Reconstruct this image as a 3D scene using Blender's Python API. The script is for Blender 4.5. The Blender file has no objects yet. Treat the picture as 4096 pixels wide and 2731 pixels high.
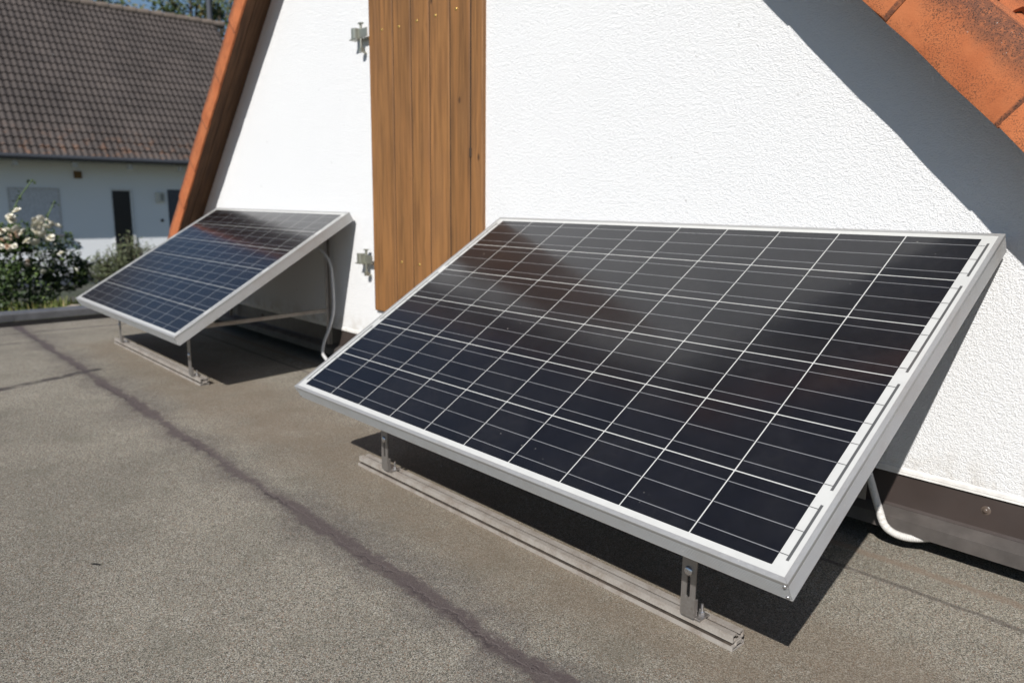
import bpy, bmesh, math, random
import numpy as np
from mathutils import Vector, Matrix, noise as mnoise

random.seed(7)
rng = np.random.default_rng(7)
SC = bpy.context.scene
COL = SC.collection
R = math.radians

# ------------------------------------------------------------------ helpers
class MB:
    """collects polygons, then links them as one mesh object"""
    def __init__(s):
        s.v = []; s.f = []; s.a = []
    def poly(s, pts, a=0.0):
        n = len(s.v); s.v += [tuple(p) for p in pts]; s.f.append(tuple(range(n, n + len(pts)))); s.a.append(a)
    def raw(s, vs, fs, a=0.0):
        n = len(s.v); s.v += [tuple(p) for p in vs]
        for f in fs: s.f.append(tuple(n + i for i in f)); s.a.append(a)
    def box(s, x0, x1, y0, y1, z0, z1, a=0.0, M=None, ch=0.0):
        vs = []; fs = []
        if ch <= 0:
            vs = [Vector((x, y, z)) for x in (x0, x1) for y in (y0, y1) for z in (z0, z1)]
            fs = [(0, 1, 3, 2), (4, 6, 7, 5), (0, 4, 5, 1), (2, 3, 7, 6), (0, 2, 6, 4), (1, 5, 7, 3)]
        else:
            bm = bmesh.new()
            q = [bm.verts.new((x, y, z)) for x in (x0, x1) for y in (y0, y1) for z in (z0, z1)]
            for f in [(0, 1, 3, 2), (4, 6, 7, 5), (0, 4, 5, 1), (2, 3, 7, 6), (0, 2, 6, 4), (1, 5, 7, 3)]:
                bm.faces.new([q[i] for i in f])
            bmesh.ops.bevel(bm, geom=list(bm.edges), offset=ch, segments=1, affect='EDGES')
            bm.verts.index_update()
            vs = [v.co.copy() for v in bm.verts]; fs = [[v.index for v in f.verts] for f in bm.faces]
            bm.free()
        if M is not None: vs = [M @ v for v in vs]
        s.raw(vs, fs, a)
    def prism(s, poly, axis, a0, a1, a=0.0, M=None):
        """poly in the two other axes (order xyz minus axis), from a0 to a1 along axis"""
        def put(p, t):
            if axis == 'x': return Vector((t, p[0], p[1]))
            if axis == 'y': return Vector((p[0], t, p[1]))
            return Vector((p[0], p[1], t))
        n = len(poly)
        vs = [put(p, a0) for p in poly] + [put(p, a1) for p in poly]
        if M is not None: vs = [M @ v for v in vs]
        fs = [(i, (i + 1) % n, n + (i + 1) % n, n + i) for i in range(n)] + [tuple(range(n))[::-1], tuple(range(n, 2 * n))]
        s.raw(vs, fs, a)
    def tube(s, pts, rad, n=10, a=0.0, caps=True):
        pts = [Vector(p) for p in pts]
        rads = rad if isinstance(rad, (list, tuple)) else [rad] * len(pts)
        up = Vector((0.31, 0.17, 0.93)); vs = []; fs = []
        prev = None
        for i, p in enumerate(pts):
            d = (pts[min(i + 1, len(pts) - 1)] - pts[max(i - 1, 0)]).normalized()
            if prev is None:
                u = d.cross(up)
                if u.length < 1e-4: u = d.cross(Vector((1, 0, 0)))
                u.normalize()
            else:
                u = (prev - d * prev.dot(d)).normalized()
            prev = u; w = d.cross(u)
            for k in range(n):
                t = 2 * math.pi * k / n
                vs.append(p + (u * math.cos(t) + w * math.sin(t)) * rads[i])
        m = len(pts)
        for i in range(m - 1):
            for k in range(n):
                fs.append((i * n + k, i * n + (k + 1) % n, (i + 1) * n + (k + 1) % n, (i + 1) * n + k))
        if caps: fs += [tuple(range(n))[::-1], tuple(range((m - 1) * n, m * n))]
        s.raw(vs, fs, a)
    def dome(s, c, axis, r, h, n=14, a=0.0):
        """button head: base disc at c, bulging along axis"""
        ax = Vector(axis).normalized(); u = ax.orthogonal().normalized(); w = ax.cross(u); c = Vector(c)
        prof = [(1, 0), (1, .25), (.9, .55), (.65, .85), (.3, .98)]
        vs = []; fs = []
        for (pr, ph) in prof:
            for k in range(n):
                t = 2 * math.pi * k / n
                vs.append(c + (u * math.cos(t) + w * math.sin(t)) * r * pr + ax * h * ph)
        for i in range(len(prof) - 1):
            for k in range(n): fs.append((i * n + k, i * n + (k + 1) % n, (i + 1) * n + (k + 1) % n, (i + 1) * n + k))
        fs.append(tuple(range((len(prof) - 1) * n, len(prof) * n)))
        s.raw(vs, fs, a)
    def build(s, name, mat, parent=None, smooth=False, off=(0, 0, 0), loc=None, recalc=True):
        me = bpy.data.meshes.new(name)
        o = np.array(off, float)
        v = np.array(s.v, float) - o
        if loc is not None: v = v - np.array(loc, float)
        me.from_pydata([tuple(p) for p in v], [], s.f)
        if any(s.a):
            at = me.attributes.new('rnd', 'FLOAT', 'FACE'); at.data.foreach_set('value', np.array(s.a, np.float32))
        me.materials.append(mat)
        if recalc:
            bm = bmesh.new(); bm.from_mesh(me); bmesh.ops.recalc_face_normals(bm, faces=bm.faces); bm.to_mesh(me); bm.free()
        if smooth:
            me.polygons.foreach_set('use_smooth', [True] * len(me.polygons))
            me.set_sharp_from_angle(angle=R(38))
        ob = bpy.data.objects.new(name, me); COL.objects.link(ob)
        if parent is not None: ob.parent = parent
        if loc is not None: ob.location = loc
        return ob

def tag(o, label=None, cat=None, group=None, kind=None):
    if label: o['label'] = label
    if cat: o['category'] = cat
    if group: o['group'] = group
    if kind: o['kind'] = kind
    return o
def empty(name, loc=(0, 0, 0)):
    o = bpy.data.objects.new(name, None); o.location = loc; o.empty_display_size = .1; COL.objects.link(o); return o
def copy_tree(o, parent=None):
    c = o.copy(); COL.objects.link(c)
    if parent is not None: c.parent = parent
    for ch in [x for x in bpy.data.objects if x.parent == o]: copy_tree(ch, c)
    return c
def smoothpath(pts, per=10):
    pts = [Vector(p) for p in pts]; out = []
    for i in range(len(pts) - 1):
        p0 = pts[max(i - 1, 0)]; p1 = pts[i]; p2 = pts[i + 1]; p3 = pts[min(i + 2, len(pts) - 1)]
        for k in range(per):
            t = k / per
            out.append(.5 * ((2 * p1) + (p2 - p0) * t + (2 * p0 - 5 * p1 + 4 * p2 - p3) * t * t + (3 * p1 - p0 - 3 * p2 + p3) * t ** 3))
    out.append(pts[-1]); return out

# ------------------------------------------------------------------ material helper
class NT:
    def __init__(s, name):
        s.m = bpy.data.materials.new(name); s.m.use_nodes = True; s.t = s.m.node_tree; s.t.nodes.clear()
        s.out = s.t.nodes.new('ShaderNodeOutputMaterial'); s.b = s.t.nodes.new('ShaderNodeBsdfPrincipled')
        s.t.links.new(s.b.outputs[0], s.out.inputs[0])
        s.co = None
    def n(s, typ, **kw):
        x = s.t.nodes.new(typ)
        for k, v in kw.items(): setattr(x, k, v)
        return x
    def link(s, a, b): s.t.links.new(a, b)
    def setin(s, inp, v):
        if hasattr(v, 'is_linked') or isinstance(v, bpy.types.NodeSocket): s.link(v, inp)
        else: inp.default_value = v
    def obj(s):
        if s.co is None: s.co = s.n('ShaderNodeTexCoord').outputs['Object']
        return s.co
    def math(s, op, a, b=0.0, c=None, clamp=False):
        x = s.n('ShaderNodeMath', operation=op, use_clamp=clamp)
        s.setin(x.inputs[0], a); s.setin(x.inputs[1], b)
        if c is not None: s.setin(x.inputs[2], c)
        return x.outputs[0]
    def sep(s, v=None):
        x = s.n('ShaderNodeSeparateXYZ'); s.link(v or s.obj(), x.inputs[0]); return x.outputs
    def mapping(s, scale=(1, 1, 1), rot=(0, 0, 0), loc=(0, 0, 0), v=None):
        x = s.n('ShaderNodeMapping'); s.link(v or s.obj(), x.inputs[0])
        x.inputs['Scale'].default_value = scale; x.inputs['Rotation'].default_value = rot; x.inputs['Location'].default_value = loc
        return x.outputs[0]
    def noise(s, scale, detail=3, rough=.55, v=None, dist=0.0, col=False):
        x = s.n('ShaderNodeTexNoise'); s.link(v or s.obj(), x.inputs['Vector'])
        x.inputs['Scale'].default_value = scale; x.inputs['Detail'].default_value = detail
        x.inputs['Roughness'].default_value = rough; x.inputs['Distortion'].default_value = dist
        return x.outputs['Color' if col else 0]
    def voro(s, scale, v=None, feature='F1', out='Distance', rnd=1.0):
        x = s.n('ShaderNodeTexVoronoi', feature=feature); s.link(v or s.obj(), x.inputs['Vector'])
        x.inputs['Scale'].default_value = scale; x.inputs['Randomness'].default_value = rnd
        return x.outputs[out]
    def ramp(s, f, lo, hi, a=0.0, b=1.0, smooth=True):
        x = s.n('ShaderNodeMapRange', interpolation_type='SMOOTHSTEP' if smooth else 'LINEAR')
        s.setin(x.inputs[0], f)
        for i, v in zip((1, 2, 3, 4), (lo, hi, a, b)): s.setin(x.inputs[i], v)
        return x.outputs[0]
    def mix(s, f, a, b, mode='MIX'):
        x = s.n('ShaderNodeMix', data_type='RGBA', blend_type=mode)
        s.setin(x.inputs[0], f)
        for i, v in ((6, a), (7, b)):
            if isinstance(v, (tuple, list)): x.inputs[i].default_value = (*v[:3], 1)
            else: s.link(v, x.inputs[i])
        return x.outputs[2]
    def scale(s, col, f):
        return s.mix(1.0, col, s.rgb(f), 'MULTIPLY')
    def rgb(s, f):
        x = s.n('ShaderNodeCombineColor')
        for i in range(3): s.setin(x.inputs[i], f)
        return x.outputs[0]
    def attr(s, name='rnd'):
        return s.n('ShaderNodeAttribute', attribute_name=name).outputs['Fac']
    def bump(s, h, strength=.5, dist=.01, prev=None):
        x = s.n('ShaderNodeBump'); x.inputs['Strength'].default_value = strength; x.inputs['Distance'].default_value = dist
        s.link(h, x.inputs['Height'])
        if prev is not None: s.link(prev, x.inputs['Normal'])
        return x.outputs[0]
    def done(s, col=None, rough=None, metal=None, normal=None, **kw):
        if col is not None:
            if isinstance(col, (tuple, list)): s.b.inputs['Base Color'].default_value = (*col[:3], 1)
            else: s.link(col, s.b.inputs['Base Color'])
        if rough is not None: s.setin(s.b.inputs['Roughness'], rough)
        if metal is not None: s.setin(s.b.inputs['Metallic'], metal)
        if normal is not None: s.link(normal, s.b.inputs['Normal'])
        for k, v in kw.items(): s.setin(s.b.inputs[k.replace('_', ' ')], v)
        return s.m

# ------------------------------------------------------------------ materials
def m_plaster():
    t = NT('white_roughcast')
    v = t.mapping(scale=(1, 1, 1.25))
    big = t.noise(82, 5, .62, v); mid = t.noise(225, 3, .65, v); fine = t.noise(600, 2, .6, v)
    ridged = t.ramp(mid, .34, .70)
    h = t.math('ADD', t.math('MULTIPLY', ridged, .40), t.math('ADD', t.math('MULTIPLY', big, 1.15), t.math('MULTIPLY', fine, .14)))
    c = t.mix(t.noise(2.2, 4, .6), (.86, .855, .845), (.83, .825, .82))
    z = t.sep()[2]
    low = t.math('MULTIPLY', t.ramp(z, .19, .30, 1, 0), t.ramp(t.noise(14, 4), .42, .62))
    c = t.mix(t.math('MULTIPLY', low, .45), c, (.52, .46, .38))
    sp = t.ramp(t.noise(30, 2, .5), .745, .78)
    c = t.mix(t.math('MULTIPLY', sp, .5), c, (.35, .33, .30))
    return t.done(c, .92, normal=t.bump(h, 1.0, .0033), Specular_IOR_Level=.2)
def m_simple(name, col, rough=.6, metal=0.0, var=.12, nscale=20, bump=0.0, bscale=200, **kw):
    t = NT(name)
    f = t.ramp(t.noise(nscale, 4), .3, .7, 1 - var, 1 + var)
    c = t.scale(t.mix(0.0, col, col), f)
    nm = t.bump(t.noise(bscale, 3), bump, .003) if bump else None
    r = t.ramp(t.noise(nscale * 2.3, 3), .3, .7, rough * .85, min(1, rough * 1.15))
    return t.done(c, r, metal, nm, **kw)
def m_deck():
    t = NT('mineral_felt')
    xyz = t.sep(); X, Y = xyz[0], xyz[1]
    g1 = t.noise(800, 2, .6); g2 = t.voro(560, out='Color')
    gs = t.n('ShaderNodeSeparateColor'); t.link(g2, gs.inputs[0])
    cell = gs.outputs[0]
    base = t.mix(t.ramp(cell, .05, .95, smooth=False), (.060, .053, .042), (.368, .334, .268))
    base = t.mix(t.math('MULTIPLY', t.ramp(gs.outputs[1], .92, .96), .85), base, (.50, .485, .44))          # pale grit
    base = t.mix(t.ramp(gs.outputs[2], .93, .97), base, (.24, .15, .10))          # rusty grit
    base = t.mix(t.ramp(gs.outputs[1], .0, .07, 1, 0), base, (.03, .028, .025))
    blot = t.noise(1.7, 5, .62)
    base = t.scale(base, t.ramp(t.math('ADD', blot, t.ramp(Y, -2.0, -1.0, -.10, .08)), .3, .72, .89, 1.20))
    base = t.mix(t.math('MULTIPLY', t.ramp(t.noise(4.2, 4, .6), .52, .72), .35), base, (.135, .125, .095))
    # brown silt gathered along the rail and near the wall
    wob = t.math('MULTIPLY', t.math('SUBTRACT', t.noise(3.1, 4, .6), .5), .34)
    yd = t.math('ADD', Y, wob)
    silt_or_shade = t.math('MULTIPLY', t.ramp(yd, -1.02, -.80), t.ramp(yd, -.62, -.35, 1, 0))
    silt_or_shade = t.math('MULTIPLY', silt_or_shade, t.ramp(t.noise(9, 4, .65), .25, .6, .45, 1))
    silt_or_shade = t.math('MULTIPLY', silt_or_shade, t.ramp(t.math('ADD', X, t.math('MULTIPLY', wob, 2.0)), -2.95, -2.6))
    base = t.mix(t.math('MULTIPLY', silt_or_shade, .55), base, (.200, .152, .106))
    streak = t.math('ABSOLUTE', t.math('ADD', t.math('ADD', Y, .112), t.math('MULTIPLY', t.math('SUBTRACT', t.noise(16, 3), .5), .03)))
    base = t.mix(t.math('MULTIPLY', t.ramp(streak, .006, .022, 1, 0), .65), base, (.235, .175, .128))
    # bitumen seam along the roof, with a bled halo
    wv = t.math('ADD', t.math('MULTIPLY', t.math('SUBTRACT', t.noise(5.5, 4, .6), .5), .05), t.math('MULTIPLY', t.math('SUBTRACT', t.noise(30, 4, .7), .5), .075))
    sd = t.math('ADD', t.math('ADD', Y, 1.048), wv)
    sa = t.math('ABSOLUTE', sd)
    patch = t.ramp(t.noise(2.6, 3, .6), .36, .66)
    halo = t.math('MULTIPLY', t.ramp(sa, .02, t.math('ADD', .045, t.math('MULTIPLY', patch, .17)), 1, 0), t.ramp(t.noise(26, 4, .7), .28, .66, .25, 1))
    base = t.mix(t.math('MULTIPLY', halo, .50), base, (.088, .073, .071))
    corew = t.math('ADD', .001, t.math('MULTIPLY', patch, .018))
    core = t.ramp(sa, corew, t.math('ADD', corew, .022), 1, 0)
    base = t.mix(t.math('MULTIPLY', core, .80), base, (.075, .056, .056))
    line = t.math('MULTIPLY', t.ramp(t.math('ABSOLUTE', t.math('ADD', sd, .008)), .0012, .004, 1, 0), t.ramp(t.noise(7, 2), .4, .55))
    base = t.mix(t.math('MULTIPLY', line, .7), base, (.035, .028, .028))
    # second lap near the wall
    s2 = t.math('ABSOLUTE', t.math('ADD', t.math('ADD', Y, .222), t.math('MULTIPLY', t.math('SUBTRACT', t.noise(9, 3), .5), .03)))
    base = t.mix(t.math('MULTIPLY', t.ramp(s2, .003, .012, 1, 0), .6), base, (.075, .060, .056))
    # head laps across
    def cross(x0, y0, x1, y1, w, amt, ya, yb):
        dx, dy = x1 - x0, y1 - y0; L = math.hypot(dx, dy)
        d = t.math('ADD', t.math('MULTIPLY', t.math('SUBTRACT', X, x0), dy / L), t.math('MULTIPLY', t.math('SUBTRACT', Y, y0), -dx / L))
        d = t.math('ABSOLUTE', t.math('ADD', d, t.math('MULTIPLY', t.math('SUBTRACT', t.noise(8, 3), .5), .05)))
        msk = t.math('MULTIPLY', t.ramp(d, w * .3, w, 1, 0), t.math('MULTIPLY', t.ramp(Y, ya - .03, ya, 0, 1), t.ramp(Y, yb, yb + .04, 1, 0)))
        return t.math('MULTIPLY', t.math('MULTIPLY', msk, t.ramp(t.noise(13, 3), .3, .55, .35, 1)), amt)
    base = t.mix(cross(-1.94, -1.01, -1.767, -1.426, .045, .95, -4, -.99), base, (.062, .052, .050))
    base = t.mix(cross(-2.99, -1.04, -2.995, -1.18, .03, .6, -1.25, -1.03), base, (.075, .065, .060))
    base = t.mix(cross(-3.367, -1.19, -3.367, -.46, .035, .7, -4, 0), base, (.080, .066, .062))
    # a burnt spot
    dx = t.math('SUBTRACT', X, .300); dy = t.math('SUBTRACT', Y, -1.544)
    dd = t.math('SQRT', t.math('ADD', t.math('POWER', t.math('ADD', dx, t.math('MULTIPLY', dy, -1.2)), 2.0), t.math('MULTIPLY', t.math('POWER', dy, 2.0), .6)))
    base = t.mix(t.ramp(t.math('ADD', dd, t.math('MULTIPLY', t.math('SUBTRACT', t.noise(160, 2), .5), .01)), .005, .009, 1, 0), base, (.012, .011, .010))
    keep = t.math('SUBTRACT', 1.0, t.math('MULTIPLY', core, .75))
    h = t.math('ADD', t.math('MULTIPLY', t.math('ADD', cell, g1), keep), t.math('MULTIPLY', t.ramp(sd, -.006, .006), 1.2))
    b1 = t.bump(t.noise(3.0, 4), .25, .03)
    return t.done(base, t.ramp(core, 0, 1, .93, .62), normal=t.bump(h, .9, .0016, b1), Specular_IOR_Level=.3)
def m_wood():
    t = NT('stained_spruce')
    rn = t.attr()
    cx = t.n('ShaderNodeCombineXYZ'); t.link(t.math('MULTIPLY', rn, 31.0), cx.inputs[0]); t.link(t.math('MULTIPLY', rn, 17.0), cx.inputs[2])
    va = t.n('ShaderNodeVectorMath', operation='ADD'); t.link(t.obj(), va.inputs[0]); t.link(cx.outputs[0], va.inputs[1])
    v = t.mapping(scale=(1, 1, .045), v=va.outputs[0]); vk = t.mapping(scale=(1, 1, .55), v=va.outputs[0])
    kd = t.voro(10.5, vk); kn = t.n('ShaderNodeSeparateColor'); t.link(t.voro(10.5, vk, out='Color'), kn.inputs[0])
    has = t.ramp(kn.outputs[0], .38, .40)
    ring = t.math('MULTIPLY', t.ramp(kd, .0, .34, 1, 0), has)
    vd = t.n('ShaderNodeVectorMath', operation='ADD'); t.link(v, vd.inputs[0])
    cz = t.n('ShaderNodeCombineXYZ'); t.link(t.math('MULTIPLY', ring, .012), cz.inputs[0]); t.link(cz.outputs[0], vd.inputs[1])
    g = t.noise(95, 4, .6, vd.outputs[0]); g2 = t.noise(22, 3, .6, vd.outputs[0], dist=.6)
    c = t.mix(t.ramp(g, .24, .76), (.145, .068, .025), (.300, .143, .049))
    c = t.mix(t.math('MULTIPLY', t.ramp(g2, .42, .68), .55), c, (.365, .165, .055))
    c = t.mix(t.math('MULTIPLY', t.ramp(t.noise(2.2, 3, .6, t.mapping(scale=(2, 1, 1), v=va.outputs[0])), .45, .7), .35), c, (.19, .095, .042))
    c = t.scale(c, t.ramp(rn, 0, 1, .84, 1.12, smooth=False))
    kc = t.math('MULTIPLY', t.ramp(t.math('ADD', kd, t.math('MULTIPLY', t.noise(60, 2), .03)), .06, .12, 1, 0), has)
    c = t.mix(t.math('MULTIPLY', kc, .80), c, (.055, .027, .013))
    return t.done(c, .58, normal=t.bump(t.math('ADD', g, t.math('MULTIPLY', kc, -.6)), .22, .0015), Specular_IOR_Level=.35)
def m_rafter():
    t = NT('brown_soffit_wood')
    v = t.mapping(scale=(.06, 1, .06), rot=(0, R(45), 0))
    g = t.noise(60, 4, .6, v)
    c = t.mix(t.ramp(g, .3, .7), (.075, .036, .016), (.155, .078, .036))
    c = t.scale(c, t.ramp(t.noise(1.5, 4), .3, .7, .7, 1.25))
    return t.done(c, .75, normal=t.bump(g, .3, .002))
def m_terra(name='terracotta', weather=True):
    t = NT(name)
    n1 = t.noise(9, 4, .6); n2 = t.noise(330, 3, .7); n3 = t.noise(90, 3, .65)
    c = t.mix(t.ramp(n1, .3, .7), (.46, .135, .050), (.56, .185, .072))
    speck = t.math('MULTIPLY', t.ramp(n2, .50, .60), t.ramp(t.noise(14, 4, .65), .36, .62))
    c = t.mix(t.math('MULTIPLY', speck, .72), c, (.115, .052, .030))
    if weather:
        w = t.attr('wear')
        e = t.math('ADD', w, t.math('MULTIPLY', t.math('SUBTRACT', n1, .5), .9))
        f = t.math('MULTIPLY', t.ramp(e, .25, .95), t.ramp(n3, .28, .62, .5, 1))
        c = t.mix(t.math('MULTIPLY', f, .80), c, (.090, .048, .036))
        c = t.mix(t.math('MULTIPLY', t.math('MULTIPLY', t.ramp(e, .2, .8), t.ramp(n2, .53, .60)), .7), c, (.030, .022, .018))
        c = t.mix(t.math('MULTIPLY', t.ramp(t.noise(200, 2), .73, .76), t.ramp(e, .3, .8)), c, (.42, .38, .33))
    rn = t.attr()
    c = t.scale(c, t.ramp(rn, 0, 1, .86, 1.08, smooth=False))
    return t.done(c, .85, normal=t.bump(t.math('ADD', n2, n3), .35, .0015), Specular_IOR_Level=.25)
def m_roofdark():
    t = NT('dark_concrete_tiles')
    rn = t.attr()
    c = t.mix(rn, (.060, .049, .044), (.074, .060, .053))
    z = t.sep()[2]
    lich = t.math('MULTIPLY', t.ramp(z, 1.75, 2.7, 1, 0), t.ramp(t.noise(5, 4, .65), .5, .66))
    c = t.mix(t.math('MULTIPLY', lich, .40), c, (.24, .105, .045))
    c = t.scale(c, t.ramp(t.noise(.9, 4), .3, .7, .85, 1.15))
    c = t.mix(t.ramp(t.noise(3.5, 2), .76, .78), c, (.35, .33, .30))
    return t.done(c, .7, Specular_IOR_Level=.35)
def glazed(name, col, coat_rough=.085, builder=None, rough=.5, **kw):
    t = NT(name)
    c = builder(t) if builder else t.scale(t.mix(0.0, col, col), t.ramp(t.noise(30, 3), .3, .7, .97, 1.03))
    dust = t.math('MULTIPLY', t.ramp(t.noise(5, 4, .6), .35, .75), t.ramp(t.noise(60, 3), .3, .7, .4, 1))
    c = t.mix(t.math('MULTIPLY', dust, .014), c, (.55, .50, .44))
    sp = t.math('MULTIPLY', t.ramp(t.voro(48, rnd=1.0), .06, .10, 1, 0), t.ramp(t.noise(3.2, 3, .6), .60, .66))
    c = t.mix(t.math('MULTIPLY', sp, .55), c, (.55, .52, .48))
    cr = t.ramp(t.noise(9, 3), .3, .7, coat_rough * .85, coat_rough * 1.2)
    return t.done(c, rough, Coat_Weight=1.0, Coat_Roughness=cr, Coat_IOR=1.37, Specular_IOR_Level=kw.pop('spec', .1), **kw)
def cells_col(t):
    x = t.sep()[0]
    fr = t.math('ABSOLUTE', t.math('SUBTRACT', t.math('FRACT', t.math('MULTIPLY', x, 1 / .0022)), .5))
    ln = t.ramp(fr, .045, .075, 1, 0)
    sep = t.n('ShaderNodeSeparateColor'); t.link(t.voro(55, out='Color'), sep.inputs[0])
    rn = t.attr()
    c = t.mix(rn, (.0028, .0031, .0050), (.0044, .0047, .0072))
    c = t.scale(c, t.ramp(sep.outputs[0], 0, 1, .85, 1.2, smooth=False))
    return t.mix(t.math('MULTIPLY', ln, .30), c, (.085, .085, .095))
def m_alu(name, col=(.60, .61, .62), rough=.38, dirt=.15, metal=.88):
    t = NT(name)
    n1 = t.noise(14, 4, .6); n2 = t.noise(180, 3)
    c = t.mix(t.math('MULTIPLY', t.ramp(n1, .4, .75), dirt), col, (.33, .29, .25))
    c = t.mix(t.math('MULTIPLY', t.ramp(n2, .66, .74), dirt * 1.6), c, (.62, .58, .52))
    return t.done(c, t.ramp(n2, .3, .7, rough * .85, rough * 1.2), metal)
def m_railmat():
    t = NT('weathered_rail_aluminium')
    n1 = t.noise(24, 4, .65); n2 = t.noise(260, 3)
    c = t.mix(t.ramp(n1, .35, .7), (.42, .385, .345), (.31, .265, .225))
    c = t.mix(t.math('MULTIPLY', t.ramp(n2, .5, .66), .45), c, (.50, .46, .42))
    return t.done(c, .6, .35, t.bump(n2, .2, .0008))
def m_leaf(name, a, b, c3=None, trans=.25):
    t = NT(name)
    rn = t.attr()
    c = t.mix(rn, a, b)
    if c3: c = t.mix(t.ramp(rn, .86, .9), c, c3)
    c = t.scale(c, t.ramp(t.noise(6, 3), .3, .7, .8, 1.2))
    return t.done(c, .55, Specular_IOR_Level=.35)
def m_ground():
    t = NT('garden_ground')
    n = t.noise(.8, 5, .6); n2 = t.noise(9, 4, .6)
    c = t.mix(t.ramp(n, .42, .66), (.046, .054, .030), (.080, .074, .058))
    c = t.mix(t.ramp(n2, .5, .7), c, (.038, .044, .028))
    return t.done(c, .95, normal=t.bump(n2, .6, .05))
def m_render_wall():
    t = NT('painted_house_wall')
    c = t.mix(t.noise(.7, 4), (.86, .865, .87), (.80, .81, .82))
    return t.done(c, .9, normal=t.bump(t.noise(60, 3), .3, .006))

PLASTER = m_plaster(); DECK = m_deck(); WOOD = m_wood(); SOFFIT = m_rafter(); TERRA = m_terra()
FIELD = m_terra('weathered_field_tile'); DARKROOF = m_roofdark()
CELL = glazed('solar_cell_blue', None, .135, cells_col, .45)
BOUNCEBLOCK = m_simple('grey_bounce_blocker', (.06, .06, .062), .6)  # dark tone chosen to cut light bouncing under the panels
BACK = glazed('white_backsheet', (.52, .515, .49), .16, None, .6, spec=.3)
BUS = glazed('silver_busbar', (.25, .25, .255), .14, None, .4, Metallic=.25)
RIB = glazed('tinned_ribbon', (.12, .12, .118), .14, None, .4, Metallic=.3)
ALU = m_alu('anodised_frame', (.43, .425, .415), .45, .28, .45); RAIL = m_railmat()
STEEL = m_alu('bracket_steel', (.36, .335, .315), .5, .35)
BOLT = m_alu('bolt_steel', (.66, .66, .68), .22, .08)
ZINC = m_alu('zinc_yellow_chromate', (.40, .40, .33), .36, .4, .7)
FLASH = m_simple('brown_flashing_paint', (.046, .034, .030), .42, 0, .10, 6, .0)
FLASHLIP = m_simple('dusty_flashing_paint', (.072, .062, .056), .55, 0, .22, 12, .1, 300)
GAPSHADE = m_simple('gap_shade_and_dirt', (.060, .046, .034), .95, 0, .35, 60)  # dark colour painted as shade in the rail gaps, plus some dirt
BEAD = m_simple('render_stop_bead', (.76, .735, .70), .85, 0, .10, 30, .2, 120)
COND = m_simple('light_grey_conduit', (.62, .60, .57), .5, 0, .05, 30)
CONDG = m_simple('mid_grey_conduit', (.52, .515, .51), .5, 0, .05, 30)
CABLE = m_simple('black_cable', (.02, .02, .02), .5)
BRASS = m_simple('brass_screw', (.62, .42, .12), .35, .8, .1, 50)
DARK = m_simple('dark_gap', (.008, .006, .005), .95)
GUTTER = m_simple('black_bitumen', (.018, .016, .015), .9)
TRIM = m_simple('grey_zinc_trim', (.19, .19, .195), .45, .5, .2, 9)
CONC = m_simple('grey_concrete', (.30, .29, .27), .9, 0, .15, 3, .2, 60)
HWALL = m_render_wall(); GROUND = m_ground()
BLIND = m_simple('grey_roller_blind', (.60, .60, .62), .6)
GLASSD = m_simple('dark_glass', (.006, .006, .008), .35, 0, .05, 2)
SHADEBAND = m_simple('painted_shade_band', (.075, .085, .105), .8)  # blue-grey shade tone for the foot of the far house
ANTH = m_simple('anthracite_gutter', (.045, .048, .055), .5)
WBOX = m_simple('cream_letterbox', (.62, .60, .54), .5)
VENT = m_simple('rusty_vent', (.16, .085, .025), .7)
RAFT = m_simple('white_rafter', (.55, .54, .52), .8)
POLE = m_simple('dark_grey_pole', (.060, .065, .078), .7)
ROSELEAF = m_leaf('rose_leaf', (.013, .026, .008), (.052, .088, .020), (.12, .17, .045))
SHRUBLEAF = m_leaf('grey_green_leaf', (.045, .058, .026), (.115, .130, .062))
TREELEAF = m_leaf('tree_leaf', (.020, .038, .012), (.085, .110, .030), (.16, .13, .05))
PETALW = m_simple('cream_petal', (.80, .76, .64), .6, 0, .06, 40)
PETALP = m_simple('peach_petal', (.78, .60, .45), .6, 0, .10, 40)
BARK = m_simple('brown_bark', (.075, .052, .035), .9, 0, .2, 30, .4, 60)
STEMG = m_simple('green_stem', (.10, .16, .04), .6)
GRASS = m_leaf('dry_grass', (.070, .120, .020), (.22, .22, .055), (.33, .27, .12))
STONE = m_simple('tan_stone', (.36, .30, .235), .9, 0, .2, 9, .4, 40)

# ------------------------------------------------------------------ solar panels
T = R(31.3); L = 1.65; PW = .9917; D = .0447; YB, ZB = -.8907, .2670
CT, ST = math.cos(T), math.sin(T)
def P(u, v, d): return Vector((u, YB + v * CT + d * ST, ZB + v * ST - d * CT))
PBASE = (.825, -.45, 0)

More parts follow.
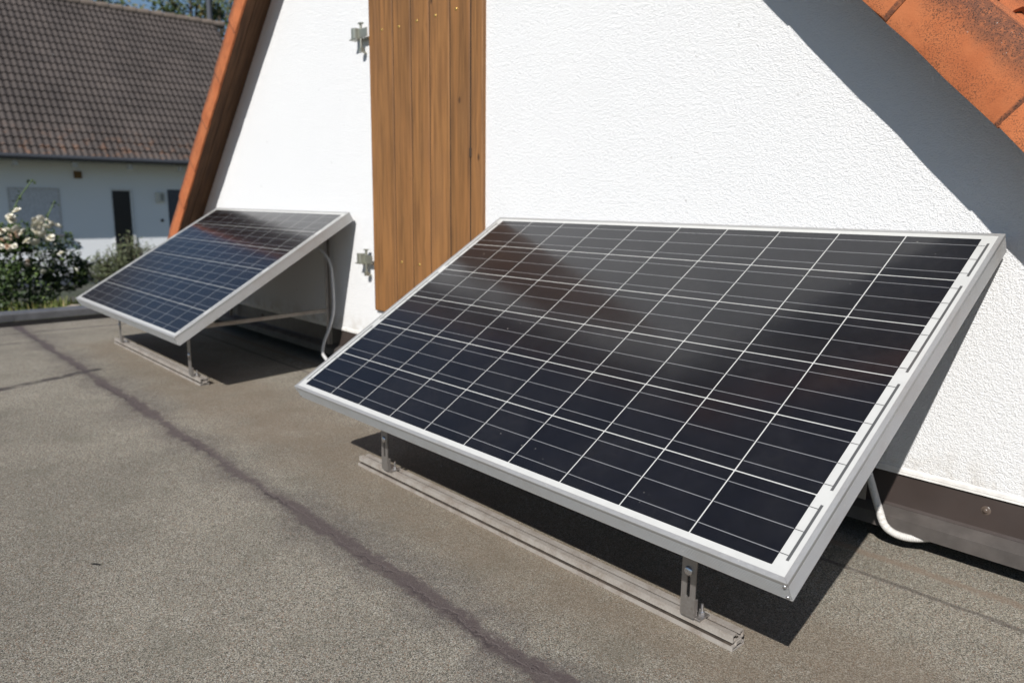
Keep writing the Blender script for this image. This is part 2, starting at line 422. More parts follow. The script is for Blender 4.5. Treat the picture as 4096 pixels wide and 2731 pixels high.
def make_panel():
    root = empty('solar_panel', PBASE)
    o = PBASE
    # frame: a ribbed aluminium profile mitred round the four sides
    prof = [(.0095, .0014), (.0095, .0002), (.0088, 0), (.0010, 0), (0, .0010), (0, .0085)]
    k = .0085
    while k < .0400:
        prof += [(.0009, k + .0008), (.0009, k + .0024), (0, k + .0032), (0, k + .0044)]; k += .0044
    prof += [(0, D), (.026, D), (.026, D - .002), (.002, D - .002), (.002, .0085), (.0095, .0085)]
    f = MB(); g = .00022
    for side in range(4):
        ends = []
        for (i, d) in prof:
            if side == 0: a, b = (i + g, i), (L - i - g, i)
            elif side == 1: a, b = (L - i, i + g), (L - i, PW - i - g)
            elif side == 2: a, b = (L - i - g, PW - i), (i + g, PW - i)
            else: a, b = (i, PW - i - g), (i, i + g)
            ends.append((P(*a, d), P(*b, d)))
        n = len(prof)
        f.raw([e[0] for e in ends] + [e[1] for e in ends],
              [(q, (q + 1) % n, n + (q + 1) % n, n + q) for q in range(n)] + [tuple(range(n)), tuple(range(n, 2 * n))])
    f.build('frame', ALU, root, off=o)
    b = MB()
    l = .0095
    c8 = [P(u, v, d) for d in (.0013, .0062) for (u, v) in ((l, l), (L - l, l), (L - l, PW - l), (l, PW - l))]
    b.raw(c8, [(0, 1, 2, 3), (4, 5, 6, 7), (0, 1, 5, 4), (1, 2, 6, 5), (2, 3, 7, 6), (3, 0, 4, 7)])
    b.build('backing_sheet', BACK, root, off=o)
    b = MB(); b.poly([P(u, v, .0064) for (u, v) in ((l + .003, l + .003), (L - l - .003, l + .003), (L - l - .003, PW - l - .003), (l + .003, PW - l - .003))]); b.build('bounce_blocker', BOUNCEBLOCK, root, off=o)  # added unseen sheet, cuts light bouncing off the panel's underside
    m1, m2 = .0383, .0235; gx, gy = .0025, .0025
    cw = (L - 2 * m1 + gx) / 10; chh = (PW - 2 * m2 + gy) / 6
    c = MB(); bb = MB()
    for i in range(10):
        for j in range(6):
            u0 = m1 + i * cw; u1 = u0 + cw - gx; v0 = m2 + j * chh; v1 = v0 + chh - gy; q = .0012
            c.poly([P(u, v, .00105) for (u, v) in ((u0 + q, v0), (u1 - q, v0), (u1, v0 + q), (u1, v1 - q), (u1 - q, v1), (u0 + q, v1), (u0, v1 - q), (u0, v0 + q))], .02 + random.random() * .98)
    c.build('cell_grid', CELL, root, off=o)
    for j in range(6):
        for t in (1 / 6, .5, 5 / 6):
            v = m2 + j * chh + (chh - gy) * t; h = .00085
            for i in range(10):
                u0 = m1 + i * cw; u1 = u0 + cw - gx
                bb.poly([P(u0 + .0016, v - h, .00088), P(u1 - .0016, v - h, .00088), P(u1 - .0016, v + h, .00088), P(u0 + .0016, v + h, .00088)])
    bb.build('busbars', BUS, root, off=o)
    def strip(u, ra, rb_):
        rb = MB(); w = .0025
        va = m2 + ra * chh + (chh - gy) / 6 - .010; vb = m2 + rb_ * chh + (chh - gy) * 5 / 6 + .010
        rb.poly([P(u - w, va, .0009), P(u + w, va, .0009), P(u + w, vb, .0009), P(u - w, vb, .0009)])
        for j in range(ra, rb_ + 1):
            for t in (1 / 6, .5, 5 / 6):
                v = m2 + j * chh + (chh - gy) * t; h = .0008
                a0, a1 = (u, m1 - .0004) if u < .5 else (L - m1 + .0004, u)
                a0 += .0026 if u < .5 else 0; a1 -= 0 if u < .5 else .0026
                rb.poly([P(a0, v - h, .00094), P(a1, v - h, .00094), P(a1, v + h, .00094), P(a0, v + h, .00094)])
        rb.build('ribbon_strip', RIB, root, off=o)
    for (a, b2) in ((0, 0), (1, 2), (3, 4), (5, 5)): strip(L - .0205, a, b2)
    for (a, b2) in ((0, 1), (2, 3), (4, 5)): strip(.0205, a, b2)
    # corner screws on the front face
    nrm = Vector((0, -CT, -ST))
    for u in (L - .0065, .0065):
        for d in (.0105, .0375):
            s = MB(); s.dome(P(u, -.0001, d), nrm, .0034, .0022)
            ax = nrm; s.build('screw', BOLT, root, True, off=o)
    # mounting rail on the roof: two stacked aluminium channels
    r = MB()
    x0, x1 = .105, 1.473
    r.box(x0, x1, -.7304, -.6915, .0005, .0025)
    r.prism([(-.7325, .0005), (-.7305, .0005), (-.7305, .0070), (-.7180, .0070), (-.7180, .0098), (-.7325, .0098)], 'x', x0, x1)
    r.prism([(-.6915, .0026), (-.6935, .0026), (-.6935, .0070), (-.7010, .0070), (-.7010, .0098), (-.6915, .0098)], 'x', x0, x1)
    r.box(x0, x1, -.7185, -.7005, .0099, .0165)
    for (ya, yb, yc, s_) in ((-.7295, -.7145, -.7275, 1), (-.6915, -.7050, -.6935, -1)):
        r.prism([(ya, .0166), (ya, .0315), (yb, .0315), (yb, .0265), (yb - .002 * s_, .0265), (yb - .002 * s_, .0295), (yc, .0295), (yc, .0186),
                 (yb - .006 * s_, .0186), (yb - .006 * s_, .0166)], 'x', x0 + .002, x1 - .002)
    r.box(x0 + .002, x1 - .002, -.7206, -.7004, .0166, .0196)
    ra = r.build('base_rail', RAIL, root, off=o)
    r = MB(); r.box(x0 + .004, x1 - .006, -.7300, -.7187, .0099, .0108); r.box(x0 + .004, x1 - .004, -.7131, -.7062, .0197, .0214); r.build('silt_or_shade', GAPSHADE, ra, off=o)  # dark strips stand in for shade in the rail's gap and groove, with dirt
    # slotted brackets with a foot and bolts
    def bracket(xc):
        w = .0165; y0, y1 = -.7385, -.7355
        bm = bmesh.new()
        def loop(pts):
            vs = [bm.verts.new((p[0], y0, p[1])) for p in pts]
            return [bm.edges.new((vs[i], vs[(i + 1) % len(vs)])) for i in range(len(vs))]
        outer = [(xc - w + .002, .033), (xc + w - .002, .033), (xc + w, .035), (xc + w, .30), (xc - w, .30), (xc - w, .035)]
        sl = []
        for k in range(9): a = math.pi * k / 8; sl.append((xc + .0042 * math.cos(a), .116 + .0042 * math.sin(a)))
        for k in range(9): a = math.pi + math.pi * k / 8; sl.append((xc + .0042 * math.cos(a), .078 + .0042 * math.sin(a)))
        e = loop(outer) + loop(sl)
        bmesh.ops.triangle_fill(bm, use_beauty=True, edges=e)
        ex = bmesh.ops.extrude_face_region(bm, geom=list(bm.faces))
        for v in [q for q in ex['geom'] if isinstance(q, bmesh.types.BMVert)]: v.co.y = y1
        bm.verts.index_update()
        m = MB(); m.raw([v.co.copy() for v in bm.verts], [[v.index for v in fc.verts] for fc in bm.faces]); bm.free()
        m.box(xc - w + .003, xc + w + .012, y1 + .0001, -.700, .0318, .0345, ch=.0006)   # foot
        m.box(xc + w - .0028, xc + w + .0002, y1 + .0002, -.727, .0346, .072, ch=.0005)
        br = m.build('bracket', STEEL, root, off=o)
        bt = MB(); bt.dome((xc - .001, y0 - .0002, .130), (0, -1, 0), .0098, .0055, 18)
        bt.build('bolt', BOLT, br, True, off=o)
        bt = MB()
        bt.tube([(xc + w + .002, -.714, .0346), (xc + w + .002, -.714, .0415)], .0062, 6)
        bt.tube([(xc + w + .002, -.714, .0415), (xc + w + .002, -.714, .058)], .0028, 8)
        bt.build('bolt', BOLT, br, off=o)
        return br
    for xc in (.272, 1.3715): bracket(xc)
    # rear legs and struts of the triangular supports
    for xl in (.12, 1.397):
        zt = ZB + ((-.024 - YB - D * ST) / CT) * ST - D * CT - .002
        a = MB(); a.box(xl - .012, xl + .010, -.0265, -.0235, .10, zt + .003, ch=.0006); a.box(xl - .012, xl - .009, -.0425, -.0268, .10, zt - .012)
        a.build('rear_leg', STEEL, root, off=o)
        s = MB(); s.prism([(-.725, .246), (-.725, .262), (-.028, .284), (-.028, .268)], 'x', xl - .0165, xl - .0135)
        s.prism([(-.725, .2625), (-.028, .2845), (-.028, .287), (-.725, .265)], 'x', xl - .0165, xl + .001)
        s.build('strut', RAIL, root, off=o)
    return root
panel = make_panel()
GP = 'solar panels on the flat roof'
tag(panel, 'solar panel with dark cells nearest the camera, right of the wooden shutter', 'solar panel', GP)
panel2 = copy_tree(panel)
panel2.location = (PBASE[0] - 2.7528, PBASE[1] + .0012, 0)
tag(panel2, 'solar panel reflecting blue sky, left of the wooden shutter near the garden', 'solar panel', GP)

# conduits
def corrugated(name, pts, rad, mat, label):
    path = smoothpath(pts, 24)
    ln = [0]
    for i in range(1, len(path)): ln.append(ln[-1] + (path[i] - path[i - 1]).length)
    tot = ln[-1]; n = int(tot / .0011); q = []; rr = []
    j = 0
    for k in range(n + 1):
        s = tot * k / n
        while j < len(ln) - 2 and ln[j + 1] < s: j += 1
        f = (s - ln[j]) / max(1e-9, ln[j + 1] - ln[j]); q.append(path[j].lerp(path[j + 1], min(1, f)))
        rr.append(rad * (1 - .085 * (1 - math.cos(2 * math.pi * s / .0036))))
    m = MB(); m.tube(q, rr, 14)
    loc = tuple(q[-1])
    ob = m.build(name, mat, None, True, loc=loc)
    return tag(ob, label, 'conduit')
corrugated('cable_conduit', [(1.36, -.075, .36), (1.40, -.066, .25), (1.427, -.06, .172), (1.441, -.06, .136), (1.455, -.059, .10), (1.468, -.054, .064), (1.486, -.046, .046), (1.514, -.040, .0405), (1.540, -.029, .0425), (1.570, -.016, .050), (1.61, -.013, .056)], .0098, COND,
           'pale grey corrugated conduit curling under the brown flashing on the right')
corrugated('cable_conduit', [(-1.46, -.075, .61), (-1.38, -.066, .595), (-1.31, -.062, .56), (-1.268, -.06, .51), (-1.254, -.06, .42), (-1.255, -.06, .30), (-1.268, -.072, .22), (-1.297, -.092, .135), (-1.304, -.100, .095), (-1.298, -.104, .068), (-1.265, -.108, .052), (-1.21, -.115, .036), (-1.05, -.13, .014), (-.7, -.115, .0105), (-.2, -.10, .0105), (.15, -.10, .0105), (.34, -.11, .03), (.42, -.13, .16), (.44, -.14, .44)], .0085, CONDG,
           'grey conduit hanging behind the far panel down to the roof')

# ------------------------------------------------------------------ gable house
house = empty('gable_house', (-.55, 0, 0))
tag(house, 'white roughcast gable house with orange verge tiles and brown wooden shutter', 'house')
HO = (-.55, 0, 0)
AX, AZ, SL = -.55, 3.24, .9815
Cs, Sn = 1 / math.hypot(1, SL), SL / math.hypot(1, SL)
def slope_pt(side, s, n, y):
    """side +1 right slope, -1 left; s down-slope distance from the apex, n out of the slope"""
    return Vector((AX + side * (s * Cs + n * Sn), y, AZ - s * Sn + n * Cs))
# wall
w = MB()
xr, xl = 2.48, -3.62
poly = [(xl, -.6), (xr, -.6), (xr, AZ - SL * (xr - AX)), (AX, AZ), (xl, AZ - SL * (AX - xl))]
zb = .188
poly = [(xl, zb), (xr, zb), (xr, AZ - SL * (xr - AX)), (AX, AZ), (xl, AZ - SL * (AX - xl))]
w.prism(poly, 'y', 0, .30)
w.prism([(xl + .01, .12), (xr - .01, .12), (xr - .01, zb - .0005), (xl + .01, zb - .0005)], 'y', .018, .095)
w.prism([(p[0] * .995, p[1] - .01) for p in [(xl, -2.6), (xr, -2.6), (xr, AZ - SL * (xr - AX)), (AX, AZ), (xl, AZ - SL * (AX - xl))]], 'y', 5.7, 6.0)
for xx in (xl, xr - .25): w.box(xx + .004, xx + .246, .301, 5.699, -2.6, min(AZ - SL * abs(xx - AX), AZ - SL * abs(xx + .25 - AX)) - .03)
w.build('wall', PLASTER, house, off=HO)
b = MB(); b.box(xl + .012, xr - .012, .1, .29, -2.6, zb - .001); b.build('wall_base', GUTTER, house, off=HO)
# render stop bead and flashing
b = MB()
b.prism([(-.0022, zb + .0005), (-.0022, zb + .009), (-.0005, zb + .012), (.006, zb + .013), (.006, zb + .0005)], 'x', xl + .002, xr - .002)
b.prism([(-.0015, zb - .006), (-.0015, zb - .0005), (.012, zb - .0005), (.012, zb - .006)], 'x', xl + .02, xr - .02)
b.build('stop_bead', BEAD, house, off=HO)
fl = MB(); fp = [(.0165, .186), (.006, .186), (-.002, .104), (-.006, .0975), (.004, .0975), (.0165, .11)]
fl.prism(fp, 'x', xl + .01, xr - .01)
flo = fl.build('flashing', FLASH, house, off=HO)
fk = MB(); fk.prism([(-.0045, .0972), (-.030, .0815), (-.0335, .079), (-.0375, .0475), (-.0345, .0472), (-.031, .076), (-.005, .092)], 'x', xl + .01, xr - .01)
fk.build('drip_edge', FLASHLIP, house, off=HO)
for xs in (1.668, .35, -.95, -2.25):
    s = MB(); s.dome((xs, .0022, .147), (0, -1, .07), .0105, .0022, 20); s.dome((xs, .0002, .1472), (0, -1, .07), .0062, .0045, 16)
    s.build('screw', m_simple('screw_cap', (.10, .075, .06), .3) if xs > 1 else FLASH, flo, True, off=HO)
# roof: soffit boards, verge tiles, field tiles
SLEN = 4.55
for side in (1, -1):
    b = MB()
    y0, y1 = -.152, -.001
    nb = 2
    for k in range(nb):
        ya = y0 + (y1 - y0) * k / nb; yb_ = y0 + (y1 - y0) * (k + 1) / nb - (.003 if k == 0 else 0)
        q = [slope_pt(side, .02, .001 + .001 * k, ya), slope_pt(side, SLEN - .05, .001 + .001 * k, ya), slope_pt(side, SLEN - .05, .026, ya), slope_pt(side, .02, .026, ya)]
        q2 = [Vector((p.x, yb_, p.z)) for p in q]
        b.raw(q + q2, [(0, 1, 2, 3), (7, 6, 5, 4), (0, 1, 5, 4), (1, 2, 6, 5), (2, 3, 7, 6), (3, 0, 4, 7)])
    b.build('soffit', SOFFIT, house, off=HO)

VN0 = -.064     # lower edge of the verge flank, relative to the soffit plane
def tile_profile():
    o_ = [(-.1695, 0.0), (-.1722, .012), (-.1725, .060), (-.1715, .088), (-.1675, .110), (-.1600, .127), (-.150, .137), (-.139, .1405), (-.1285, .1405), (-.1265, .1385), (-.1235, .118), (-.112, .104), (-.085, .104)]
    i_ = [(-.085, .090), (-.118, .090), (-.136, .104), (-.137, .120), (-.146, .122), (-.1545, .112), (-.158, .088), (-.1590, .050), (-.1590, .0)]
    return o_, i_
def verge(side, first, step, count):
    m = MB(); wear = []
    o_, i_ = tile_profile()
    for k in range(count):
        s0 = first + k * step          # lower end of this tile
        ln = step + .055
        jit = random.uniform(-.0012, .0012); rn = .05 + .95 * random.random(); tl = random.uniform(-.001, .001)
        N = len(o_) + len(i_); vs = []
        secs = [(0.0, .0005), (.0045, .0078), (.009, .0082), (.014, .0082), (.05, .0072), (.15, .0046), (.25, .0020), (step + .004, .0002), (ln, -.0015)]
        for (ds, lift) in secs:
            rnd = .7 if ds == 0 else 1
            for (y, n) in o_ + i_:
                yy = y - (lift * .30 * rnd if y < -.12 else 0) + jit
                nn = n + VN0 + lift * (.8 if n > .05 else .04) * rnd + tl * ds
                if n == 0: nn += .0016 * math.sin(37 * (s0 - ds) + 3 * k) + .001 * math.sin(113 * (s0 - ds))
                vs.append(slope_pt(side, s0 - ds, nn, yy))
        fs = []; wv = []
        for a in range(len(secs) - 1):
            for q in range(N):
                fs.append((a * N + q, a * N + (q + 1) % N, (a + 1) * N + (q + 1) % N, (a + 1) * N + q))
        fs += [tuple(range(N)), tuple(range((len(secs) - 1) * N, len(secs) * N))]
        m.raw(vs, fs, rn)
        for (ds, _l) in secs: wear += [max(1.3 if ds < .001 else (1.2 if ds < .006 else (.85 if ds < .01 else 0)), max(0, min(1, (n - .035) / .085))) for (y, n) in o_] + [0.3] * len(i_)
    ob = m.build('verge_tiles', TERRA, house, True, off=HO)
    at = ob.data.attributes.new('wear', 'FLOAT', 'POINT'); at.data.foreach_set('value', np.array(wear, np.float32))
    return ob
def s_of(side, x, z):   # slope distance of a point
    return ((x - AX) * side) * Cs + (AZ - z) * Sn
sR = s_of(1, 1.405, 1.240) + .012; sL = s_of(-1, -2.054, 1.732)
st = .3345
fR = sR - st * int(sR / st) ; fL = sL - st * int(sL / st)
verge(1, fR + .0, st, int((SLEN - fR) / st) + 1)
verge(-1, fL + .0, st, int((SLEN - fL) / st) + 1)

def field(side, y0, y1, first, step, parent):
    m = MB(); wear = []
    pitch = .205; ny = 10
    ys = np.arange(0, int((y1 - y0) / pitch * ny) + 1) * pitch / ny
    def prof(t):
        t = t % 1
        return .040 * max(0, math.sin(math.pi * min(1, t / .62))) ** .8 if t < .62 else -.006
    cnt = int(SLEN / step)
    for k in range(cnt):
        s1 = first + k * step
        for (ds, lift) in ((0, .012), (0, .024), (step + .02, .006)):
            pass
        secs = [(0.0, .010), (0.0005, .024), (step + .015, .006)]
        n0 = len(m.v)
        for (ds, lift) in secs:
            for y in ys:
                m.v.append(tuple(slope_pt(side, s1 - ds, .022 + lift + prof(y / pitch), y0 + y)))
                wear.append(.55)
        M_ = len(ys)
        for a in range(2):
            for q in range(M_ - 1):
                m.f.append((n0 + a * M_ + q, n0 + a * M_ + q + 1, n0 + (a + 1) * M_ + q + 1, n0 + (a + 1) * M_ + q))
                m.a.append(.05 + .9 * ((math.sin(k * 12.9 + (q // ny) * 78.2) * 43758.5) % 1))
    return m, wear
roof = MB()
for side in (1, -1):
    q = [slope_pt(side, 0, .004, .0), slope_pt(side, SLEN - .03, .004, .0), slope_pt(side, SLEN - .03, .020, .0), slope_pt(side, 0, .020, .0)]
    q2 = [Vector((p.x, 6.25, p.z)) for p in q]
    roof.raw(q + q2, [(0, 1, 2, 3), (7, 6, 5, 4), (0, 1, 5, 4), (1, 2, 6, 5), (2, 3, 7, 6), (3, 0, 4, 7)])
ro = roof.build('roof', SOFFIT, house, off=HO)
for side, f0 in ((1, fR), (-1, fL)):
    m, wear = field(side, -.083, 6.2, f0, st, ro)
    ob = m.build('field_tiles', FIELD, ro, True, off=HO, recalc=False)
    at = ob.data.attributes.new('wear', 'FLOAT', 'POINT'); at.data.foreach_set('value', np.array(wear, np.float32))
rg = MB(); rg.tube([(AX, -.19, AZ + .10), (AX, 6.3, AZ + .10)], .10, 16); rg.build('ridge_tiles', TERRA, ro, True, off=HO)

# shutter
sh = MB()
bx = [(-.935, -.742), (-.742, -.608), (-.608, -.477), (-.477, -.341), (-.341, -.2115), (-.2115, -.138)]
z0, z1 = .326, 2.12
for k, (a, c_) in enumerate(bx):
    g = .0040; ch = .0030
    a += g; c_ -= (.0046 if k == 4 else .0034)
    if k == 0: a -= g
    if k == 5: c_ += .0034
    pr = [(a + ch, -.018), (c_ - ch, -.018), (c_, -.018 + ch), (c_, .004), (a, .004), (a, -.018 + ch)]
    if k == 0: pr = [(a + .006, -.018), (-.8805, -.018), (-.8775, -.0135), (-.8745, -.018), (c_ - ch, -.018), (c_, -.018 + ch), (c_, .004), (a, .004), (a, -.012)]
    n = len(pr); rn = .08 + .9 * random.random(); bot = random.uniform(0, .0015)
    vs = []
    zs = [z0 + bot, z0 + bot + .004] + [z0 + .004 + (z1 - z0 - .004) * q / 12 for q in range(1, 13)]
    for iz, z in enumerate(zs):
        for (x, y) in pr: vs.append(Vector((x, y + (.003 if (iz == 0 and y < -.01) else 0), z)))
    fs = []
    for q in range(len(zs) - 1):
        for i in range(n): fs.append((q * n + i, q * n + (i + 1) % n, (q + 1) * n + (i + 1) % n, (q + 1) * n + i))
    fs += [tuple(range(n)), tuple(range((len(zs) - 1) * n, len(zs) * n))]
    sh.raw(vs, fs, rn)
sho = sh.build('shutter', WOOD, house, off=HO)
dk = MB(); dk.box(-.930, -.142, -.0132, .002, z0 + .006, z1 - .01); dk.build('shutter_backing', DARK, sho, off=HO)
for (x, z) in ((-.825, 1.568), (-.693, 1.561), (-.561, 1.563), (-.432, 1.563), (-.297, 1.565), (-.698, .568), (-.561, .566)):
    s = MB(); s.dome((x, -.0180, z), (0, -1, 0), .0062, .0024, 12); s.build('screw', BRASS, sho, True, off=HO)
pl = MB(); pl.box(-.2155, -.2005, -.0192, -.0182, 1.008, 1.043, ch=.0004); pl.build('wood_plug', m_simple('dark_plug', (.045, .026, .014), .7), sho, off=HO)
for zc in (1.575, .566):
    h = MB()
    # strap coming off the board, folded round the pin
    h.box(-1.000, -.925, -.0325, -.0290, zc - .019, zc + .018, ch=.0006)
    h.prism([(-1.040, -.044), (-1.028, -.050), (-1.014, -.050), (-1.003, -.044), (-1.000, -.033), (-1.003, -.021), (-1.014, -.015), (-1.028, -.015), (-1.039, -.021), (-1.042, -.033)], 'z', zc - .020, zc + .024)
    h.box(-1.048, -.985, -.050, -.014, zc - .026, zc - .0205, ch=.0008)       # plate under the barrel
    h.box(-.99, -.93, -.029, -.001, zc - .024, zc - .021)
    hg = h.build('hinge', ZINC, sho, off=HO)
    p = MB()
    p.tube([(-.985, -.026, zc - .070), (-.985, -.026, zc + .044)], .0060, 10)
    p.prism([(-1.000, -.030), (-.990, -.038), (-.972, -.034), (-.966, -.022), (-.978, -.016), (-.994, -.020)], 'z', zc + .040, zc + .046)
    p.prism([(-1.000, -.030), (-.990, -.037), (-.972, -.034), (-.970, -.020), (-.990, -.016)], 'z', zc - .080, zc - .062)
    p.tube([(-.985, -.026, zc - .07), (-.99, .01, zc - .085)], .006, 8)
    p.build('hinge_pin', ZINC, sho, off=HO)

# ------------------------------------------------------------------ flat roof, its edge
A = Vector((-3.640, -1.50, 0)); ang = .055
EX = lambda y: -3.681 - ang * (y + 1.142)
d = MB()
d.poly([(EX(-2.6), -2.6, 0), (4.2, -2.6, 0), (4.2, .099, 0), (EX(.099), .099, 0)])
d.poly([(EX(-2.6), -2.6, 0), (EX(.099), .099, 0), (EX(.099), .099, -.30), (EX(-2.6), -2.6, -.30)])
d.poly([(EX(-2.6), -2.6, 0), (EX(-2.6), -2.6, -3), (4.2, -2.6, -3), (4.2, -2.6, 0)])
d.poly([(4.2, -2.6, 0), (4.2, -2.6, -3), (4.2, .099, -3), (4.2, .099, 0)])
do = d.build('flat_roof', DECK, None)
tag(do, kind='structure')
gt = MB()
def strip(m, prof, ya, yb):
    n = len(prof)
    vs = [(EX(ya) + p[0], ya, p[1]) for p in prof] + [(EX(yb) + p[0], yb, p[1]) for p in prof]
    m.raw(vs, [(i, (i + 1) % n, n + (i + 1) % n, n + i) for i in range(n)] + [tuple(range(n))[::-1], tuple(range(n, 2 * n))])
gt = MB(); strip(gt, [(-.001, -.012), (-.001, -.30), (-.1525, -.30), (-.1525, .012), (-.1505, .012), (-.1505, -.285), (-.004, -.285), (-.004, -.012)], -2.59, .9)
tag(gt.build('roof_gutter', GUTTER, None, loc=(EX(0), 0, -.3)), 'black recessed gutter between the felt roof and the garden edge', 'gutter')
tr = MB(); prof = [(-.150, .014), (-.150, .058), (-.154, .066), (-.182, .072), (-.237, .074), (-.247, .068), (-.247, .0), (-.244, .0), (-.244, .065), (-.182, .068), (-.156, .062), (-.153, .056), (-.153, .014)]
strip(tr, prof, -2.59, -1.075); strip(tr, prof, -1.068, .9)
tro = tr.build('edge_trim', TRIM, None, loc=(EX(-1), -1, 0))
tag(tro, 'grey metal edge trim running along the garden end of the felt roof', 'edge trim')
jp = MB(); strip(jp, [(p[0] + (.0016 if i < 3 else -.0), p[1] + (.0018 if 2 < i < 6 else 0)) for i, p in enumerate(prof[:6])] + [(-.237, .0730), (-.182, .0708), (-.154, .0648), (-.1492, .056), (-.1492, .014)], -1.10, -1.04)
jp.build('joint_plate', TRIM, tro, off=(EX(-1), -1, 0))

# ------------------------------------------------------------------ ground
def gz(x, y=0):
    if x > -4.3: return -.13
    if x > -8: return -.13 - (-4.3 - x) * .095
    if x > -19: return -.4815 - (-8 - x) * .0735
    return -1.29
g = MB()
xs = [-400, -120, -60, -30, -22, -19, -16, -13, -11, -9.5, -8, -7.2, -6.4, -5.6, -4.9, -4.3, -3.85, -3.84, 20, 60, 400]
ysg = [-400, -80, -30, -12, -6, -4, -3, -2, -1, 0, 1, 2, 3, 4, 6, 9, 14, 30, 80, 400]
for x in xs:
    for y in ysg:
        z = gz(x)
        if x >= -3.84: z = -2.7
        elif -18 < x < -4: z += .04 * mnoise.noise(Vector((x * .9, y * .9, 0)))
        g.v.append((x, y, z))
ny = len(ysg)
for i in range(len(xs) - 1):
    for j in range(ny - 1): g.f.append((i * ny + j, (i + 1) * ny + j, (i + 1) * ny + j + 1, i * ny + j + 1)); g.a.append(0)
tag(g.build('ground', GROUND, None, recalc=False), kind='structure')

# ------------------------------------------------------------------ neighbour's house
nb = empty('neighbour_house', (-19.5, 2, -1.29)); NO = (-19.5, 2, -1.29)
tag(nb, 'white bungalow with dark brown tiled roof behind the garden', 'house')
WX = -19.0
w = MB()
ya, yb2 = -7.0, 7.55
w.box(-26, WX, ya, yb2, -1.25, 1.9)
w.prism([(-26, 1.901), (WX, 1.901), (-22.5, 5.75)], 'y', ya + .01, yb2 - .01)
w.build('wall', HWALL, nb, off=NO)
p = MB(); p.box(-26.03, WX + .03, ya - .03, yb2 + .03, -1.6, -1.06); p.build('shade_band', SHADEBAND, nb, off=NO)  # dark band painted as the shade along the wall foot
rf = MB()
EXX, EZ = -18.15, 1.748; RX, RZ = -22.5, 6.098
SLN = math.hypot(EXX - RX, RZ - EZ); nrow = 22; stp = SLN / nrow
hump = .145; nh = int((7.85 + 7.3) / hump); seg = 8
def hp(t):
    t = t % 1
    return .030 * (math.sin(math.pi * t / .72) ** .7 if t < .72 else 0)
yy = [-7.3 + hump * (k / seg) for k in range(nh * seg + 1)]
hh = [hp((k % seg) / seg) for k in range(nh * seg + 1)]
c45 = math.sqrt(.5)
for r_ in range(nrow):
    n0 = len(rf.v)
    for (s, lift) in ((r_ * stp, .004), (r_ * stp + .001, .036), ((r_ + 1) * stp + .01, .006)):
        for y, h in zip(yy, hh):
            nn = lift + h
            rf.v.append((EXX - s * c45 + nn * c45, y, EZ + s * c45 + nn * c45))
    M_ = len(yy)
    for a in range(2):
        for q in range(M_ - 1):
            rf.f.append((n0 + a * M_ + q, n0 + a * M_ + q + 1, n0 + (a + 1) * M_ + q + 1, n0 + (a + 1) * M_ + q))
            rf.a.append(.03 + .95 * ((math.sin(r_ * 12.9 + (q // (2 * seg)) * 78.2) * 43758.5) % 1))
rf.poly([(RX, -7.3, RZ + .01), (RX, 7.85, RZ + .01), (-26.85, 7.85, 1.748), (-26.85, -7.3, 1.748)], .5)
rf.poly([(EXX, -7.3, EZ - .02), (EXX, 7.85, EZ - .02), (RX, 7.85, RZ - .02), (RX, -7.3, RZ - .02)], .2)
rfo = rf.build('roof', DARKROOF, nb, True, recalc=False)
rfo.location = (-NO[0], -NO[1], -NO[2])
rt = MB()
y = -7.3
while y < 7.8:
    rt.tube([(RX, y, RZ + .015), (RX, y + .40, RZ + .035)], [.10, .115], 12); y += .365
rt.build('ridge_tiles', m_simple('ridge_tile_brown', (.16, .125, .10), .8, 0, .2, 8), nb, True, off=NO)
gu = MB(); gu.tube([(EXX + .05, -7.3, EZ - .02), (EXX + .05, 7.9, EZ - .02)], .062, 12); gu.build('gutter', ANTH, nb, True, off=NO)
sf = MB(); sf.box(WX + .0, EXX - .02, -7.25, 7.8, 1.655, 1.685); sf.build('eave_soffit', m_simple('grey_soffit', (.34, .33, .31), .8), nb, off=NO)
for yv in [1.459 + 1.2 * k for k in range(-4, 5)]:
    r1 = MB(); r1.box(-18.42, -18.26, yv - .05, yv + .05, 1.53, 1.654, ch=.01); r1.build('rafter_end', RAFT, nb, off=NO)
# openings
wi = MB(); wi.box(WX - .02, WX + .012, 1.396, 2.38, .0, 1.02); wo = wi.build('window', BLIND, nb, off=NO)
fr = MB(); fr.box(WX + .001, WX + .03, 1.36, 2.42, 1.021, 1.050); fr.box(WX + .001, WX + .022, 1.355, 1.395, -.02, 1.02); fr.box(WX + .001, WX + .022, 2.381, 2.42, -.02, 1.02)
fr.build('window_frame', m_simple('grey_brown_frame', (.55, .54, .53), .7), wo, off=NO)
si = MB(); si.box(WX + .001, WX + .16, 1.30, 2.50, -.10, -.045, ch=.005); si.build('sill', m_simple('slate_sill', (.10, .10, .11), .6), wo, off=NO)
dr = MB(); dr.box(WX - .03, WX + .006, 3.577, 3.99, -1.05, 1.01); dro = dr.build('door', GLASSD, nb, off=NO)
fr = MB(); fr.box(WX + .001, WX + .035, 3.992, 4.06, -1.06, 1.03); fr.box(WX + .001, WX + .02, 3.55, 3.575, -1.06, 1.03); fr.box(WX + .0015, WX + .034, 3.55, 4.06, 1.031, 1.06)
fr.build('door_frame', m_simple('white_frame', (.68, .68, .68), .6), dro, off=NO)
w2 = MB(); w2.box(WX - .02, WX + .010, 4.915, 5.9, -.35, 1.06); wo2 = w2.build('window', m_simple('blue_grey_glass', (.035, .045, .075), .25), nb, off=NO)
v = MB(); v.box(WX + .001, WX + .06, 2.76, 2.93, 1.29, 1.46, ch=.01); v.build('vent', VENT, nb, off=NO)
lb = MB(); lb.box(WX + .001, WX + .11, 4.61, 4.80, .735, .985, ch=.012); lbo = lb.build('letterbox', WBOX, nb, off=NO)
